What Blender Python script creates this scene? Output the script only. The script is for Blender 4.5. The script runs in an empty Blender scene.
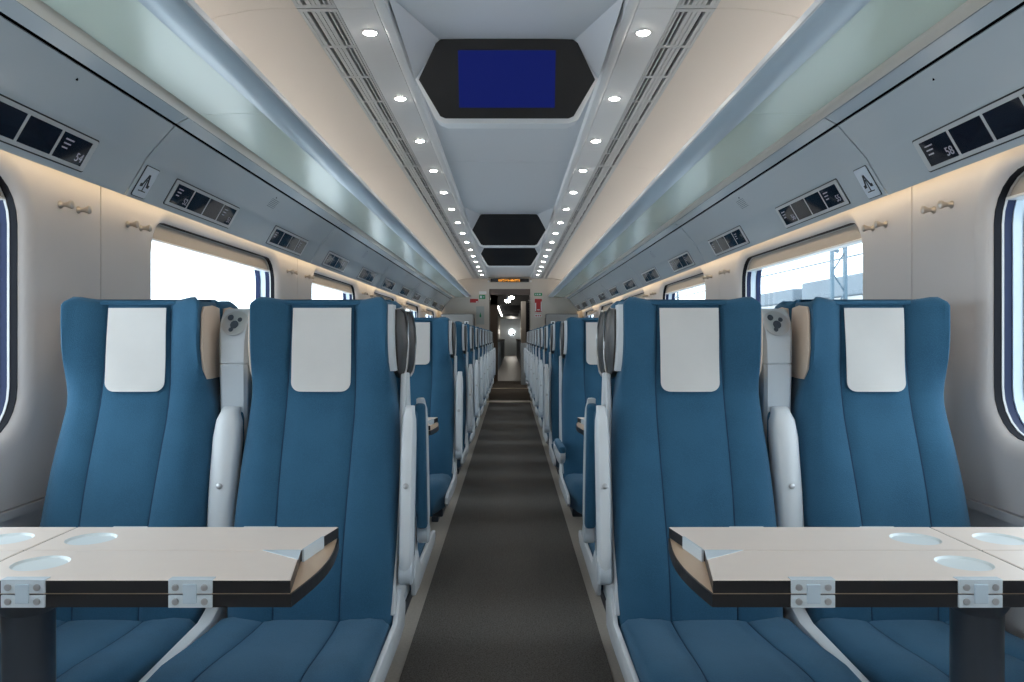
import bpy, bmesh, math, random
from mathutils import Vector, Matrix
random.seed(7)
SC = bpy.context.scene
COL = SC.collection
PI = math.pi

# ------------------------------------------------------------------ camera
cam_d = bpy.data.cameras.new('camera')
cam_d.lens = 36.0 * 760.0 / 1024.0
cam_d.sensor_width = 36.0
cam_d.shift_x = 1.5 / 1024.0
cam_d.shift_y = -4.0 / 1024.0
cam_d.clip_start = 0.02
cam_d.clip_end = 300
cam = bpy.data.objects.new('camera', cam_d)
COL.objects.link(cam)
cam.location = (0.013, 0.0, 1.12)
cam.rotation_euler = (PI / 2, 0, 0)
SC.camera = cam

# ------------------------------------------------------------------ world, exposure
W = bpy.data.worlds.new('overcast_sky')
SC.world = W
W.use_nodes = True
bg = W.node_tree.nodes['Background']
bg.inputs['Color'].default_value = (0.90, 0.95, 1.0, 1)
bg.inputs['Strength'].default_value = 3.0
SC.view_settings.view_transform = 'Standard'
SC.view_settings.look = 'None'
SC.view_settings.gamma = 1.0
SC.view_settings.use_curve_mapping = False
SC.view_settings.exposure = 0.48
cy = SC.cycles
cy.use_denoising = True
cy.max_bounces = 10
cy.diffuse_bounces = 5
cy.glossy_bounces = 4
cy.transmission_bounces = 4
cy.sample_clamp_indirect = 4.0
cy.caustics_reflective = False
cy.caustics_refractive = False
DOWN_E = 60.0      # downlight lens emission
COVE_E = 6.0       # warm cove strip under the luggage rack
RACK_E = 4.8       # strip above the luggage rack

# ------------------------------------------------------------------ materials
MATS = {}
def mat(name, col, rough=0.5, metal=0.0, emit=None, estr=0.0, bump=None, var=None, spec=0.5, coat=0.0, sheen=0.0):
    m = bpy.data.materials.new(name)
    m.use_nodes = True
    nt = m.node_tree
    b = nt.nodes['Principled BSDF']
    b.inputs['Base Color'].default_value = (*col, 1)
    b.inputs['Roughness'].default_value = rough
    b.inputs['Metallic'].default_value = metal
    b.inputs['Specular IOR Level'].default_value = spec
    b.inputs['Coat Weight'].default_value = coat
    b.inputs['Sheen Weight'].default_value = sheen
    if emit:
        b.inputs['Emission Color'].default_value = (*emit, 1)
        b.inputs['Emission Strength'].default_value = estr
    tc = None
    if bump or var:
        tc = nt.nodes.new('ShaderNodeTexCoord')
    if var:                      # (scale, amount): blotchy wear
        n = nt.nodes.new('ShaderNodeTexNoise')
        n.inputs['Scale'].default_value = var[0]
        n.inputs['Detail'].default_value = 4
        nt.links.new(tc.outputs['Object'], n.inputs['Vector'])
        r = nt.nodes.new('ShaderNodeMapRange')
        r.inputs['To Min'].default_value = 1 - var[1]
        r.inputs['To Max'].default_value = 1 + var[1]
        nt.links.new(n.outputs['Fac'], r.inputs['Value'])
        mx = nt.nodes.new('ShaderNodeMix')
        mx.data_type = 'RGBA'
        mx.blend_type = 'MULTIPLY'
        mx.inputs['Factor'].default_value = 1.0
        mx.inputs['A'].default_value = (*col, 1)
        nt.links.new(r.outputs['Result'], mx.inputs['B'])
        nt.links.new(mx.outputs['Result'], b.inputs['Base Color'])
    if bump:                     # (scale, strength, distance)
        n = nt.nodes.new('ShaderNodeTexNoise')
        n.inputs['Scale'].default_value = bump[0]
        n.inputs['Detail'].default_value = 2
        nt.links.new(tc.outputs['Object'], n.inputs['Vector'])
        bp = nt.nodes.new('ShaderNodeBump')
        bp.inputs['Strength'].default_value = bump[1]
        bp.inputs['Distance'].default_value = bump[2]
        nt.links.new(n.outputs['Fac'], bp.inputs['Height'])
        nt.links.new(bp.outputs['Normal'], b.inputs['Normal'])
    MATS[name] = m
    return m

def fabric(name, c1, c2, scale):
    m = mat(name, c1, 0.85, spec=0.15, sheen=0.12)
    nt = m.node_tree
    b = nt.nodes['Principled BSDF']
    tc = nt.nodes.new('ShaderNodeTexCoord')
    w1 = nt.nodes.new('ShaderNodeTexVoronoi')
    w1.inputs['Scale'].default_value = scale
    nt.links.new(tc.outputs['Object'], w1.inputs['Vector'])
    n = nt.nodes.new('ShaderNodeTexNoise')
    n.inputs['Scale'].default_value = 9
    nt.links.new(tc.outputs['Object'], n.inputs['Vector'])
    ad = nt.nodes.new('ShaderNodeMath')
    ad.operation = 'MULTIPLY_ADD'
    ad.inputs[1].default_value = 0.8
    nt.links.new(w1.outputs['Distance'], ad.inputs[0])
    nt.links.new(n.outputs['Fac'], ad.inputs[2])
    rp = nt.nodes.new('ShaderNodeValToRGB')
    rp.color_ramp.elements[0].position = 0.25
    rp.color_ramp.elements[1].position = 1.0
    rp.color_ramp.elements[0].color = (*c2, 1)
    rp.color_ramp.elements[1].color = (*c1, 1)
    nt.links.new(ad.outputs[0], rp.inputs[0])
    nt.links.new(rp.outputs['Color'], b.inputs['Base Color'])
    bp = nt.nodes.new('ShaderNodeBump')
    bp.inputs['Strength'].default_value = 0.35
    bp.inputs['Distance'].default_value = 0.0015
    nt.links.new(w1.outputs['Distance'], bp.inputs['Height'])
    nt.links.new(bp.outputs['Normal'], b.inputs['Normal'])
    return m

fabric('blue_fabric', (0.039, 0.129, 0.224), (0.024, 0.088, 0.160), 420)
mat('seam_thread', (0.012, 0.05, 0.11), 0.8)
mat('linen', (0.73, 0.71, 0.69), 0.8, bump=(260, 0.3, 0.001), var=(14, 0.05))
mat('white_plastic', (0.74, 0.77, 0.80), 0.32, var=(6, 0.03))
mat('grey_plastic', (0.56, 0.61, 0.66), 0.38)
mat('cream_plastic', (0.74, 0.59, 0.47), 0.42)
mat('dark_shell', (0.040, 0.032, 0.029), 0.38, spec=0.3)
mat('silver', (0.62, 0.63, 0.64), 0.28, metal=1.0)
mat('steel', (0.55, 0.56, 0.58), 0.35, metal=0.9)
mat('dark_metal', (0.06, 0.075, 0.10), 0.35, metal=0.3)
mat('black_rubber', (0.008, 0.009, 0.014), 0.55, spec=0.12)
mat('navy_gasket', (0.010, 0.022, 0.075), 0.35, spec=0.2)
mat('pale_frame', (0.62, 0.74, 0.84), 0.25)
mat('wall_cream', (0.61, 0.572, 0.562), 0.45, var=(2.5, 0.02))
mat('wall_lower', (0.55, 0.55, 0.57), 0.55)
mat('frame_white', (0.78, 0.79, 0.80), 0.3)
mat('rack_grey', (0.56, 0.61, 0.65), 0.16, coat=0.3)
mat('rack_front', (0.50, 0.60, 0.68), 0.3)
mat('rack_trim', (0.66, 0.60, 0.52), 0.4)
mat('ceiling_cream', (0.76, 0.68, 0.62), 0.5, var=(1.5, 0.02))
mat('ceiling_white', (0.84, 0.855, 0.87), 0.6, spec=0.3)
mat('ceiling_centre', (0.72, 0.75, 0.79), 0.33)
mat('vent_grey', (0.58, 0.59, 0.60), 0.4)
mat('void_black', (0.004, 0.004, 0.005), 0.9, spec=0.0)
mat('lamp_lens', (1, 1, 1), 0.3, emit=(1.0, 0.93, 0.84), estr=DOWN_E)
mat('lamp_ring', (0.8, 0.8, 0.8), 0.3)
mat('cove_strip', (1, 1, 1), 0.5, emit=(1.0, 0.76, 0.47), estr=COVE_E)
mat('rack_strip', (1, 1, 1), 0.5, emit=(1.0, 0.92, 0.85), estr=RACK_E)
mat('bezel_black', (0.012, 0.012, 0.013), 0.35)
mat('screen_blue', (0.004, 0.006, 0.05), 0.3, emit=(0.012, 0.03, 0.32), estr=0.20, spec=0.12)
mat('screen_off', (0.010, 0.011, 0.014), 0.3)
mat('display_black', (0.012, 0.012, 0.02), 0.06, coat=0.5)
mat('display_text', (0.36, 0.36, 0.42), 0.5, emit=(0.6, 0.6, 0.7), estr=0.06)
mat('sign_white', (0.70, 0.76, 0.84), 0.4)
mat('ink', (0.008, 0.012, 0.018), 0.4)
mat('laminate', (0.86, 0.745, 0.665), 0.38, var=(30, 0.02))
mat('wood_core', (0.72, 0.52, 0.36), 0.35, var=(20, 0.06))
mat('edge_black', (0.010, 0.010, 0.013), 0.35)
mat('recess_white', (0.76, 0.82, 0.83), 0.35)
mat('clip_white', (0.72, 0.80, 0.86), 0.25)
mat('led_orange', (0.3, 0.1, 0.0), 0.5, emit=(1.0, 0.38, 0.05), estr=1.2)
mat('safety_green', (0.02, 0.30, 0.12), 0.5)
mat('safety_red', (0.45, 0.03, 0.035), 0.5)
mat('poster_grey', (0.45, 0.48, 0.47), 0.5)
mat('end_wall', (0.62, 0.57, 0.51), 0.5)
mat('cabinet_taupe', (0.26, 0.25, 0.24), 0.5)
mat('vestibule_brown', (0.13, 0.10, 0.085), 0.4)
mat('vestibule_dark', (0.035, 0.038, 0.045), 0.4)
mat('vestibule_white', (0.55, 0.66, 0.78), 0.35)
mat('vestibule_lamp', (1, 1, 1), 0.4, emit=(1, 0.93, 0.82), estr=45.0)
mat('strip_lamp', (1, 1, 1), 0.4, emit=(1, 0.93, 0.82), estr=7.0)
mat('brass_strip', (0.66, 0.58, 0.45), 0.35, metal=0.6)
mat('floor_beige', (0.52, 0.475, 0.42), 0.6, var=(90, 0.18))
mat('concrete', (0.42, 0.46, 0.50), 0.9, var=(0.6, 0.15))
mat('mast_steel', (0.10, 0.16, 0.21), 0.6)
mat('ballast', (0.5, 0.52, 0.53), 0.95, var=(2, 0.2))
mat('wagon_grey', (0.15, 0.19, 0.23), 0.6, var=(0.5, 0.25))
mat('wagon_pale', (0.42, 0.44, 0.46), 0.6)
mat('blind_cloth', (0.42, 0.38, 0.345), 0.7)
mat('hook_steel', (0.52, 0.47, 0.42), 0.3, metal=0.6)

def carpet_material():
    m = mat('carpet_dark', (0.05, 0.045, 0.04), 0.95, spec=0.1)
    nt = m.node_tree
    b = nt.nodes['Principled BSDF']
    tc = nt.nodes.new('ShaderNodeTexCoord')
    n = nt.nodes.new('ShaderNodeTexNoise')
    n.inputs['Scale'].default_value = 190
    n.inputs['Detail'].default_value = 3
    nt.links.new(tc.outputs['Object'], n.inputs['Vector'])
    rp = nt.nodes.new('ShaderNodeValToRGB')
    rp.color_ramp.elements[0].position = 0.3
    rp.color_ramp.elements[1].position = 0.7
    rp.color_ramp.elements[0].color = (0.095, 0.088, 0.080, 1)
    rp.color_ramp.elements[1].color = (0.235, 0.217, 0.198, 1)
    nt.links.new(n.outputs['Fac'], rp.inputs[0])
    nt.links.new(rp.outputs['Color'], b.inputs['Base Color'])
    bp = nt.nodes.new('ShaderNodeBump')
    bp.inputs['Strength'].default_value = 0.6
    bp.inputs['Distance'].default_value = 0.003
    nt.links.new(n.outputs['Fac'], bp.inputs['Height'])
    nt.links.new(bp.outputs['Normal'], b.inputs['Normal'])
carpet_material()

def plank_material():
    m = mat('wood_floor', (0.25, 0.21, 0.17), 0.4)
    nt = m.node_tree
    b = nt.nodes['Principled BSDF']
    tc = nt.nodes.new('ShaderNodeTexCoord')
    n = nt.nodes.new('ShaderNodeTexNoise')
    n.inputs['Scale'].default_value = 3
    mp = nt.nodes.new('ShaderNodeMapping')
    mp.inputs['Scale'].default_value = (0.6, 2.5, 1)
    nt.links.new(tc.outputs['Object'], mp.inputs['Vector'])
    nt.links.new(mp.outputs['Vector'], n.inputs['Vector'])
    rp = nt.nodes.new('ShaderNodeValToRGB')
    rp.color_ramp.elements[0].color = (0.05, 0.042, 0.034, 1)
    rp.color_ramp.elements[1].color = (0.115, 0.097, 0.08, 1)
    nt.links.new(n.outputs['Fac'], rp.inputs[0])
    nt.links.new(rp.outputs['Color'], b.inputs['Base Color'])
plank_material()

def frosted_glass():
    m = bpy.data.materials.new('shelf_glass')
    m.use_nodes = True
    nt = m.node_tree
    nt.nodes.clear()
    out = nt.nodes.new('ShaderNodeOutputMaterial')
    d = nt.nodes.new('ShaderNodeBsdfDiffuse')
    d.inputs['Color'].default_value = (0.69, 0.78, 0.745, 1)
    t = nt.nodes.new('ShaderNodeBsdfTranslucent')
    t.inputs['Color'].default_value = (0.74, 0.85, 0.80, 1)
    g = nt.nodes.new('ShaderNodeBsdfGlossy')
    g.inputs['Roughness'].default_value = 0.22
    fr = nt.nodes.new('ShaderNodeFresnel')
    fr.inputs['IOR'].default_value = 1.4
    a = nt.nodes.new('ShaderNodeMixShader')
    a.inputs[0].default_value = 0.45
    nt.links.new(d.outputs[0], a.inputs[1])
    nt.links.new(t.outputs[0], a.inputs[2])
    c = nt.nodes.new('ShaderNodeMixShader')
    ge = nt.nodes.new('ShaderNodeNewGeometry')
    sb = nt.nodes.new('ShaderNodeMath'); sb.operation = 'SUBTRACT'; sb.use_clamp = True
    nt.links.new(fr.outputs[0], sb.inputs[0]); nt.links.new(ge.outputs['Backfacing'], sb.inputs[1])
    nt.links.new(sb.outputs[0], c.inputs[0])
    nt.links.new(a.outputs[0], c.inputs[1])
    nt.links.new(g.outputs[0], c.inputs[2])
    nt.links.new(c.outputs[0], out.inputs[0])
    MATS['shelf_glass'] = m
frosted_glass()

def window_glass():
    m = bpy.data.materials.new('window_glass')
    m.use_nodes = True
    nt = m.node_tree
    nt.nodes.clear()
    out = nt.nodes.new('ShaderNodeOutputMaterial')
    t = nt.nodes.new('ShaderNodeBsdfTransparent')
    t.inputs['Color'].default_value = (0.90, 0.95, 0.97, 1)
    g = nt.nodes.new('ShaderNodeBsdfGlossy')
    g.inputs['Roughness'].default_value = 0.03
    fr = nt.nodes.new('ShaderNodeFresnel')
    fr.inputs['IOR'].default_value = 1.35
    c = nt.nodes.new('ShaderNodeMixShader')
    ge = nt.nodes.new('ShaderNodeNewGeometry')
    sb = nt.nodes.new('ShaderNodeMath'); sb.operation = 'SUBTRACT'; sb.use_clamp = True
    nt.links.new(fr.outputs[0], sb.inputs[0]); nt.links.new(ge.outputs['Backfacing'], sb.inputs[1])
    nt.links.new(sb.outputs[0], c.inputs[0])
    nt.links.new(t.outputs[0], c.inputs[1])
    nt.links.new(g.outputs[0], c.inputs[2])
    nt.links.new(c.outputs[0], out.inputs[0])
    MATS['window_glass'] = m
window_glass()

# ------------------------------------------------------------------ mesh helpers
def mesh(name, bm, m, smooth=None, doubles=True):
    if doubles:
        bmesh.ops.remove_doubles(bm, verts=bm.verts, dist=1e-6)
    bmesh.ops.recalc_face_normals(bm, faces=bm.faces)
    me = bpy.data.meshes.new(name)
    bm.to_mesh(me)
    bm.free()
    me.materials.append(MATS[m])
    if smooth is not None:
        me.polygons.foreach_set('use_smooth', [True] * len(me.polygons))
        me.set_sharp_from_angle(angle=math.radians(smooth))
    return me

def obj(name, data, parent=None, loc=None, rot=None):
    o = bpy.data.objects.new(name, data)
    COL.objects.link(o)
    if parent:
        o.parent = parent
    if loc is not None:
        o.location = loc
    if rot is not None:
        o.rotation_euler = rot
    return o

def part(name, bm, m, parent=None, smooth=None):
    return obj(name, mesh(name, bm, m, smooth), parent)

def tag(o, label=None, cat=None, group=None, kind=None):
    if label: o['label'] = label
    if cat: o['category'] = cat
    if group: o['group'] = group
    if kind: o['kind'] = kind
    return o

def empty(name, loc=(0, 0, 0), rz=0.0):
    o = bpy.data.objects.new(name, None)
    COL.objects.link(o)
    o.location = loc
    o.rotation_euler = (0, 0, rz)
    o.empty_display_size = 0.05
    return o

def copy_tree(o, parent=None):
    c = o.copy()
    COL.objects.link(c)
    if parent:
        c.parent = parent
    for ch in list(o.children):
        copy_tree(ch, c)
    return c

def new():
    return bmesh.new()

def box(bm, x0, x1, y0, y1, z0, z1, bev=0.0, seg=2):
    b = bm if not bev else bmesh.new()
    vs = [b.verts.new((x, y, z)) for x in (x0, x1) for y in (y0, y1) for z in (z0, z1)]
    for f in ((0, 1, 3, 2), (4, 6, 7, 5), (0, 4, 5, 1), (2, 3, 7, 6), (0, 2, 6, 4), (1, 5, 7, 3)):
        b.faces.new([vs[i] for i in f])
    if bev:
        bmesh.ops.bevel(b, geom=b.edges[:], offset=bev, segments=seg, affect='EDGES', profile=0.5)
        merge(bm, b)
    return bm

def merge(dst, src):
    mp = {}
    for v in src.verts:
        mp[v] = dst.verts.new(v.co)
    for f in src.faces:
        try:
            dst.faces.new([mp[v] for v in f.verts])
        except ValueError:
            pass
    src.free()

def prism(bm, pts, a0, a1, axis='x', bev=0.0):
    """polygon pts in the plane normal to axis, extruded a0..a1"""
    b = bm if not bev else bmesh.new()
    def P(p, a):
        if axis == 'x': return (a, p[0], p[1])
        if axis == 'y': return (p[0], a, p[1])
        return (p[0], p[1], a)
    n = len(pts)
    A = [b.verts.new(P(p, a0)) for p in pts]
    B = [b.verts.new(P(p, a1)) for p in pts]
    b.faces.new(A)
    b.faces.new(B[::-1])
    for i in range(n):
        j = (i + 1) % n
        b.faces.new([A[i], B[i], B[j], A[j]])
    if bev:
        bmesh.ops.recalc_face_normals(b, faces=b.faces)
        ee = [e for e in b.edges if len(e.link_faces) == 2 and e.calc_face_angle() > 0.9]
        bmesh.ops.bevel(b, geom=ee, offset=bev, segments=2, affect='EDGES', profile=0.5)
        merge(bm, b)
    return bm

def grid(bm, rows, close_u=False, cap=False):
    R = [[bm.verts.new(p) for p in r] for r in rows]
    for i in range(len(R) - 1):
        n = len(R[i])
        for j in range(n if close_u else n - 1):
            k = (j + 1) % n
            bm.faces.new([R[i][j], R[i][k], R[i + 1][k], R[i + 1][j]])
    if cap:
        bm.faces.new(R[0])
        bm.faces.new(R[-1][::-1])
    return R

def lathe(bm, prof, c=(0, 0, 0), n=20, axis='z'):
    rows = []
    for (r, h) in prof:
        row = []
        for k in range(n):
            a = 2 * PI * k / n
            u, v = r * math.cos(a), r * math.sin(a)
            if axis == 'z': p = (c[0] + u, c[1] + v, c[2] + h)
            elif axis == 'y': p = (c[0] + u, c[1] + h, c[2] + v)
            else: p = (c[0] + h, c[1] + u, c[2] + v)
            row.append(p)
        rows.append(row)
    grid(bm, rows, True, True)
    return bm

def tube(bm, pts, r, n=6):
    pts = [Vector(p) for p in pts]
    rows = []
    for i, p in enumerate(pts):
        t = (pts[min(i + 1, len(pts) - 1)] - pts[max(i - 1, 0)]).normalized()
        up = Vector((0, 0, 1)) if abs(t.z) < 0.9 else Vector((1, 0, 0))
        a = t.cross(up).normalized()
        b = t.cross(a).normalized()
        rows.append([p + a * (r * math.cos(2 * PI * k / n)) + b * (r * math.sin(2 * PI * k / n)) for k in range(n)])
    grid(bm, rows, True, True)
    return bm

def rrect(a0, a1, b0, b1, r, n=6):
    pts = []
    for (cx, cz, s) in ((a1 - r, b1 - r, 0), (a0 + r, b1 - r, 1), (a0 + r, b0 + r, 2), (a1 - r, b0 + r, 3)):
        for k in range(n + 1):
            t = PI / 2 * (s + k / n)
            pts.append((cx + r * math.cos(t), cz + r * math.sin(t)))
    return pts

def interp(tab, z):
    if z <= tab[0][0]: return tab[0][1]
    for (z0, v0), (z1, v1) in zip(tab, tab[1:]):
        if z <= z1:
            t = (z - z0) / (z1 - z0)
            return v0 + (v1 - v0) * t
    return tab[-1][1]

def text_mesh(s, size, m, thick=0.0006):
    c = bpy.data.curves.new('lettering', 'FONT')
    c.body = s
    c.size = size
    c.align_x = 'CENTER'
    c.align_y = 'CENTER'
    c.extrude = thick
    o = bpy.data.objects.new('lettering', c)
    COL.objects.link(o)
    bpy.context.view_layer.update()
    dg = bpy.context.evaluated_depsgraph_get()
    me = bpy.data.meshes.new_from_object(o.evaluated_get(dg))
    bpy.data.objects.remove(o)
    bpy.data.curves.remove(c)
    me.materials.clear()
    me.materials.append(MATS[m])
    return me

# ------------------------------------------------------------------ layout numbers (metres)
Y0, Y1 = -2.02, 13.38
PER = 2.2
SEAM0 = 2.38
SEAMS = [Y0 + PER * k for k in range(8)]
XW = 1.27
SIDES = ((-1, 'left', 'blank white window side', 'the red wall sign'), (1, 'right', 'overhead wire window side', 'the red poster'))
# words used in labels to tell the two sides apart
SIDE_WORD = {-1: 'on the white-window side', 1: 'on the overhead-wire side'}

# ------------------------------------------------------------------ floor
bm = new(); box(bm, -1.30, 1.30, Y0, Y1 + 0.1, -0.05, 0.0)
floor = tag(part('floor', bm, 'floor_beige'), kind='structure')
bm = new(); box(bm, -0.348, 0.348, Y0, 12.98, 0.0, 0.006)
tag(part('aisle_carpet', bm, 'carpet_dark'), 'long dark grey-brown carpet runner down the aisle between the seats', 'carpet')
for i, (ys, w, lab) in enumerate(((13.03, 0.40, 'brass threshold strip where the aisle carpet ends'), (16.5, 0.40, 'brass threshold strip deep in the vestibule floor'))):
    bm = new(); box(bm, -w, w, ys - 0.045, ys + 0.06, 0.0, 0.010, 0.003)
    tag(part('threshold_strip', bm, 'brass_strip'), lab, 'threshold strip')

# ------------------------------------------------------------------ walls with window openings
WZ0, WZ1 = 0.86, 1.548
def wall_panel_mesh(s, ln):
    """panel in local y 0..ln, with a rounded window opening; s = side sign"""
    g = 0.0025
    bm = new()
    win = lambda o, r: rrect(0.37 - o, 1.84 + o, WZ0 - o, WZ1 + o, r)
    outer = [(g, 0.68), (ln - g, 0.68), (ln - g, 1.66), (g, 1.66)]
    ov = [bm.verts.new((s * XW, p[0], p[1])) for p in outer]
    L = win(0.046, 0.173)
    iv = [bm.verts.new((s * XW, p[0], p[1])) for p in L]
    ee = []
    for vv in (ov, iv):
        for i in range(len(vv)):
            ee.append(bm.edges.new((vv[i], vv[(i + 1) % len(vv)])))
    bmesh.ops.triangle_fill(bm, use_beauty=True, use_dissolve=False, edges=ee)
    bmesh.ops.delete(bm, geom=[f for f in bm.faces if 0.45 < f.calc_center_median().y < 1.76 and 0.90 < f.calc_center_median().z < 1.5 and all(v in iv for v in f.verts)], context='FACES_ONLY')
    # returns at the panel edges give it thickness
    for a, b in ((0, 3), (2, 1)):
        p, q = ov[a].co.copy(), ov[b].co.copy()
        bm.faces.new([ov[a], ov[b], bm.verts.new((s * (XW + 0.03), q.y, q.z)), bm.verts.new((s * (XW + 0.03), p.y, p.z))])
    prev = iv
    for (o, dx, r) in ((0.032, 0.003, 0.159), (0.018, 0.010, 0.145), (0.008, 0.019, 0.135), (0.002, 0.030, 0.129)):
        nv = [bm.verts.new((s * (XW + dx), p[0], p[1])) for p in win(o, r)]
        n = len(nv)
        for i in range(n):
            j = (i + 1) % n
            bm.faces.new([prev[i], prev[j], nv[j], nv[i]])
        prev = nv
    return mesh('wall_panel', bm, 'wall_cream', 40)

def ring_mesh(name, s, xa, xb, o_in, o_out, r, m):
    bm = new()
    a = rrect(0.37 - o_in, 1.84 + o_in, WZ0 - o_in, WZ1 + o_in, r)
    b = rrect(0.37 - o_out, 1.84 + o_out, WZ0 - o_out, WZ1 + o_out, r + (o_out - o_in))
    rows = [[(s * xa, *p) for p in a], [(s * xb, *p) for p in a], [(s * xb, *p) for p in b], [(s * xa, *p) for p in b], [(s * xa, *p) for p in a]]
    grid(bm, rows, True)
    return mesh(name, bm, m, 40)

for s, side, sw, _ in SIDES:
    wl = tag(empty('wall_' + side), kind='structure')
    pm = wall_panel_mesh(s, PER)
    for k in range(7):
        obj('wall_panel', pm, wl, (0, SEAMS[k], 0))
    bm = new()
    box(bm, *sorted((s * (XW + 0.028), s * (XW + 0.035))), Y0, Y1, 0.60, 0.845)
    for k in range(8):
        box(bm, *sorted((s * (XW + 0.028), s * (XW + 0.035))), max(Y0, SEAMS[k] - 0.33), min(Y1, SEAMS[k] + 0.34), 0.60, 1.70)
    part('joint_backing', bm, 'wall_lower', wl)
    bm = new()
    box(bm, *sorted((s * 1.262, s * 1.30)), Y0, Y1, 0.655, 0.677)
    part('dado_strip', bm, 'wall_lower', wl)
    bm = new()
    prism(bm, [(s * 1.272, 0.652), (s * 1.245, 0.20), (s * 1.20, 0.15), (s * 1.20, 0.0), (s * 1.32, 0.0), (s * 1.32, 0.652)], Y0, Y1, 'y')
    part('lower_lining', bm, 'wall_lower', wl)
    bm = new()
    box(bm, *sorted((s * 1.30, s * 1.32)), Y0, Y1, 1.64, 2.32)
    part('upper_lining', bm, 'ceiling_cream', wl)
    # windows
    rings = [ring_mesh('gasket', s, XW + 0.029, XW + 0.048, 0.0, 0.02, 0.127, 'black_rubber'),
             ring_mesh('bead', s, XW + 0.048, XW + 0.054, -0.002, 0.02, 0.125, 'vent_grey'),
             ring_mesh('inner_frame', s, XW + 0.054, XW + 0.076, -0.001, 0.02, 0.126, 'navy_gasket'),
             ring_mesh('glazing_frame', s, XW + 0.076, XW + 0.104, -0.005, 0.02, 0.121, 'pale_frame'),
             ring_mesh('outer_gasket', s, XW + 0.104, XW + 0.130, -0.010, 0.02, 0.115, 'navy_gasket')]
    bm = new()
    prism(bm, rrect(0.36, 1.85, WZ0 - 0.01, WZ1 + 0.01, 0.12), s * (XW + 0.114), s * (XW + 0.120), 'x')
    pane = mesh('pane', bm, 'window_glass')
    bm = new()
    prism(bm, rrect(0.385, 1.825, WZ1 - 0.060, WZ1 + 0.018, 0.012, 3), s * (XW + 0.055), s * (XW + 0.085), 'x')
    blind = mesh('blind', bm, 'blind_cloth', 40)
    bm = new(); box(bm, *sorted((s * (XW + 0.046), s * (XW + 0.089))), 0.39, 1.82, WZ1 - 0.068, WZ1 - 0.060, 0.002)
    rail = mesh('blind_rail', bm, 'frame_white')
    for k in range(7):
        w = tag(empty('window_%d' % (k + 1 + (7 if s > 0 else 0)), (0, SEAMS[k], 0)), kind='structure')
        for rm in rings:
            obj(rm.name.split('.')[0], rm, w)
        obj('pane', pane, w)
        b = obj('blind', blind, w)
        obj('blind_rail', rail, b)
    # warm cove light behind the rack lip
    bm = new(); box(bm, *sorted((s * 1.206, s * 1.222)), Y0 + 0.02, Y1 - 0.02, 1.600, 1.606)
    tag(part('cove_light_strip', bm, 'cove_strip'), 'warm light strip tucked under the rack edge ' + SIDE_WORD[s], 'light strip', 'warm light strips under the racks')

# ------------------------------------------------------------------ luggage racks
RP = [(0.995, 1.806), (1.035, 1.784), (1.13, 1.677), (1.195, 1.564)]   # fascia line x,z
def rk(s, p, d=0.0):
    return (s * p[0], p[1])
for s, side, sw, _ in SIDES:
    root = tag(empty('luggage_rack', (s * 1.0, Y0, 0)), 'long overhead luggage rack with frosted glass shelf ' + SIDE_WORD[s], 'luggage rack', 'overhead luggage racks')
    ox = -s * 1.0
    def shp(bm, pts, y0, y1):
        return prism(bm, [(s * x + ox, z) for (x, z) in pts], y0, y1, 'y')
    LEN = Y1 - Y0 - 0.02
    bm = new()
    shp(bm, [(0.680, 1.832), (0.690, 1.822), (0.735, 1.815), (0.760, 1.818), (0.762, 1.835), (0.735, 1.846), (0.720, 1.865), (0.700, 1.872), (0.684, 1.858)], 0.01, LEN)
    part('front_rail', bm, 'rack_front', root, 50)
    bm = new()
    shp(bm, [(0.681, 1.833), (0.676, 1.836), (0.676, 1.852), (0.684, 1.858)], 0.01, LEN)
    part('rail_edge', bm, 'frame_white', root)
    bm = new()
    shp(bm, [(0.958, 1.813), (0.965, 1.806), (0.990, 1.803), (0.997, 1.812), (0.997, 1.83), (0.958, 1.83)], 0.01, LEN)
    part('rear_trim', bm, 'rack_trim', root, 50)
    bm = new()
    shp(bm, [(0.997, 1.83), (1.03, 1.80), (1.14, 1.68), (1.190, 1.585), (1.197, 1.640), (1.29, 1.640), (1.29, 1.83)], 0.02, LEN)
    part('rack_core', bm, 'void_black', root)
    bm = new(); box(bm, *sorted((s * 0.675 + ox, s * 0.705 + ox)), 0.0, 0.012, 1.815, 1.88)
    for k in range(7):
        a, b = PER * k + 0.0015, PER * (k + 1) - 0.0015
        a = max(a, 0.012); b = min(b, LEN)
        bm = new(); shp(bm, [(0.757, 1.822), (0.960, 1.816), (0.960, 1.824), (0.757, 1.830)], a, b)
        part('glass_shelf', bm, 'shelf_glass', root)
        g = 0.0025
        bm = new(); shp(bm, [(0.997, 1.806), (1.032, 1.787), (1.036, 1.796), (0.999, 1.82)], a + g, b - g)
        part('upper_fascia', bm, 'rack_grey', root)
        bm = new()
        shp(bm, [(1.039, 1.781), (1.124, 1.684), (1.130, 1.676), (1.134, 1.668), (1.195, 1.564), (1.203, 1.567), (1.203, 1.58), (1.142, 1.682), (1.046, 1.790)], a + g, b - g)
        part('fascia_panel', bm, 'rack_grey', root, 30)
        # small lock hole
        bm = new(); lathe(bm, [(0.003, -0.002), (0.003, 0.003)], (s * 1.060 + ox, PER * k + 1.1 if k != 1 else 3.9, 1.757), 8)
        part('lock', bm, 'void_black', root)
    # light strip lying on top of the rack, washing the ceiling
    bm = new(); box(bm, *sorted((s * 1.03, s * 1.07)), Y0 + 0.05, Y1 - 0.05, 1.831, 1.845)
    tag(part('uplight_strip', bm, 'rack_strip'), 'pale light strip lying on the luggage rack ' + SIDE_WORD[s], 'light strip', 'light strips on the racks')

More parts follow.
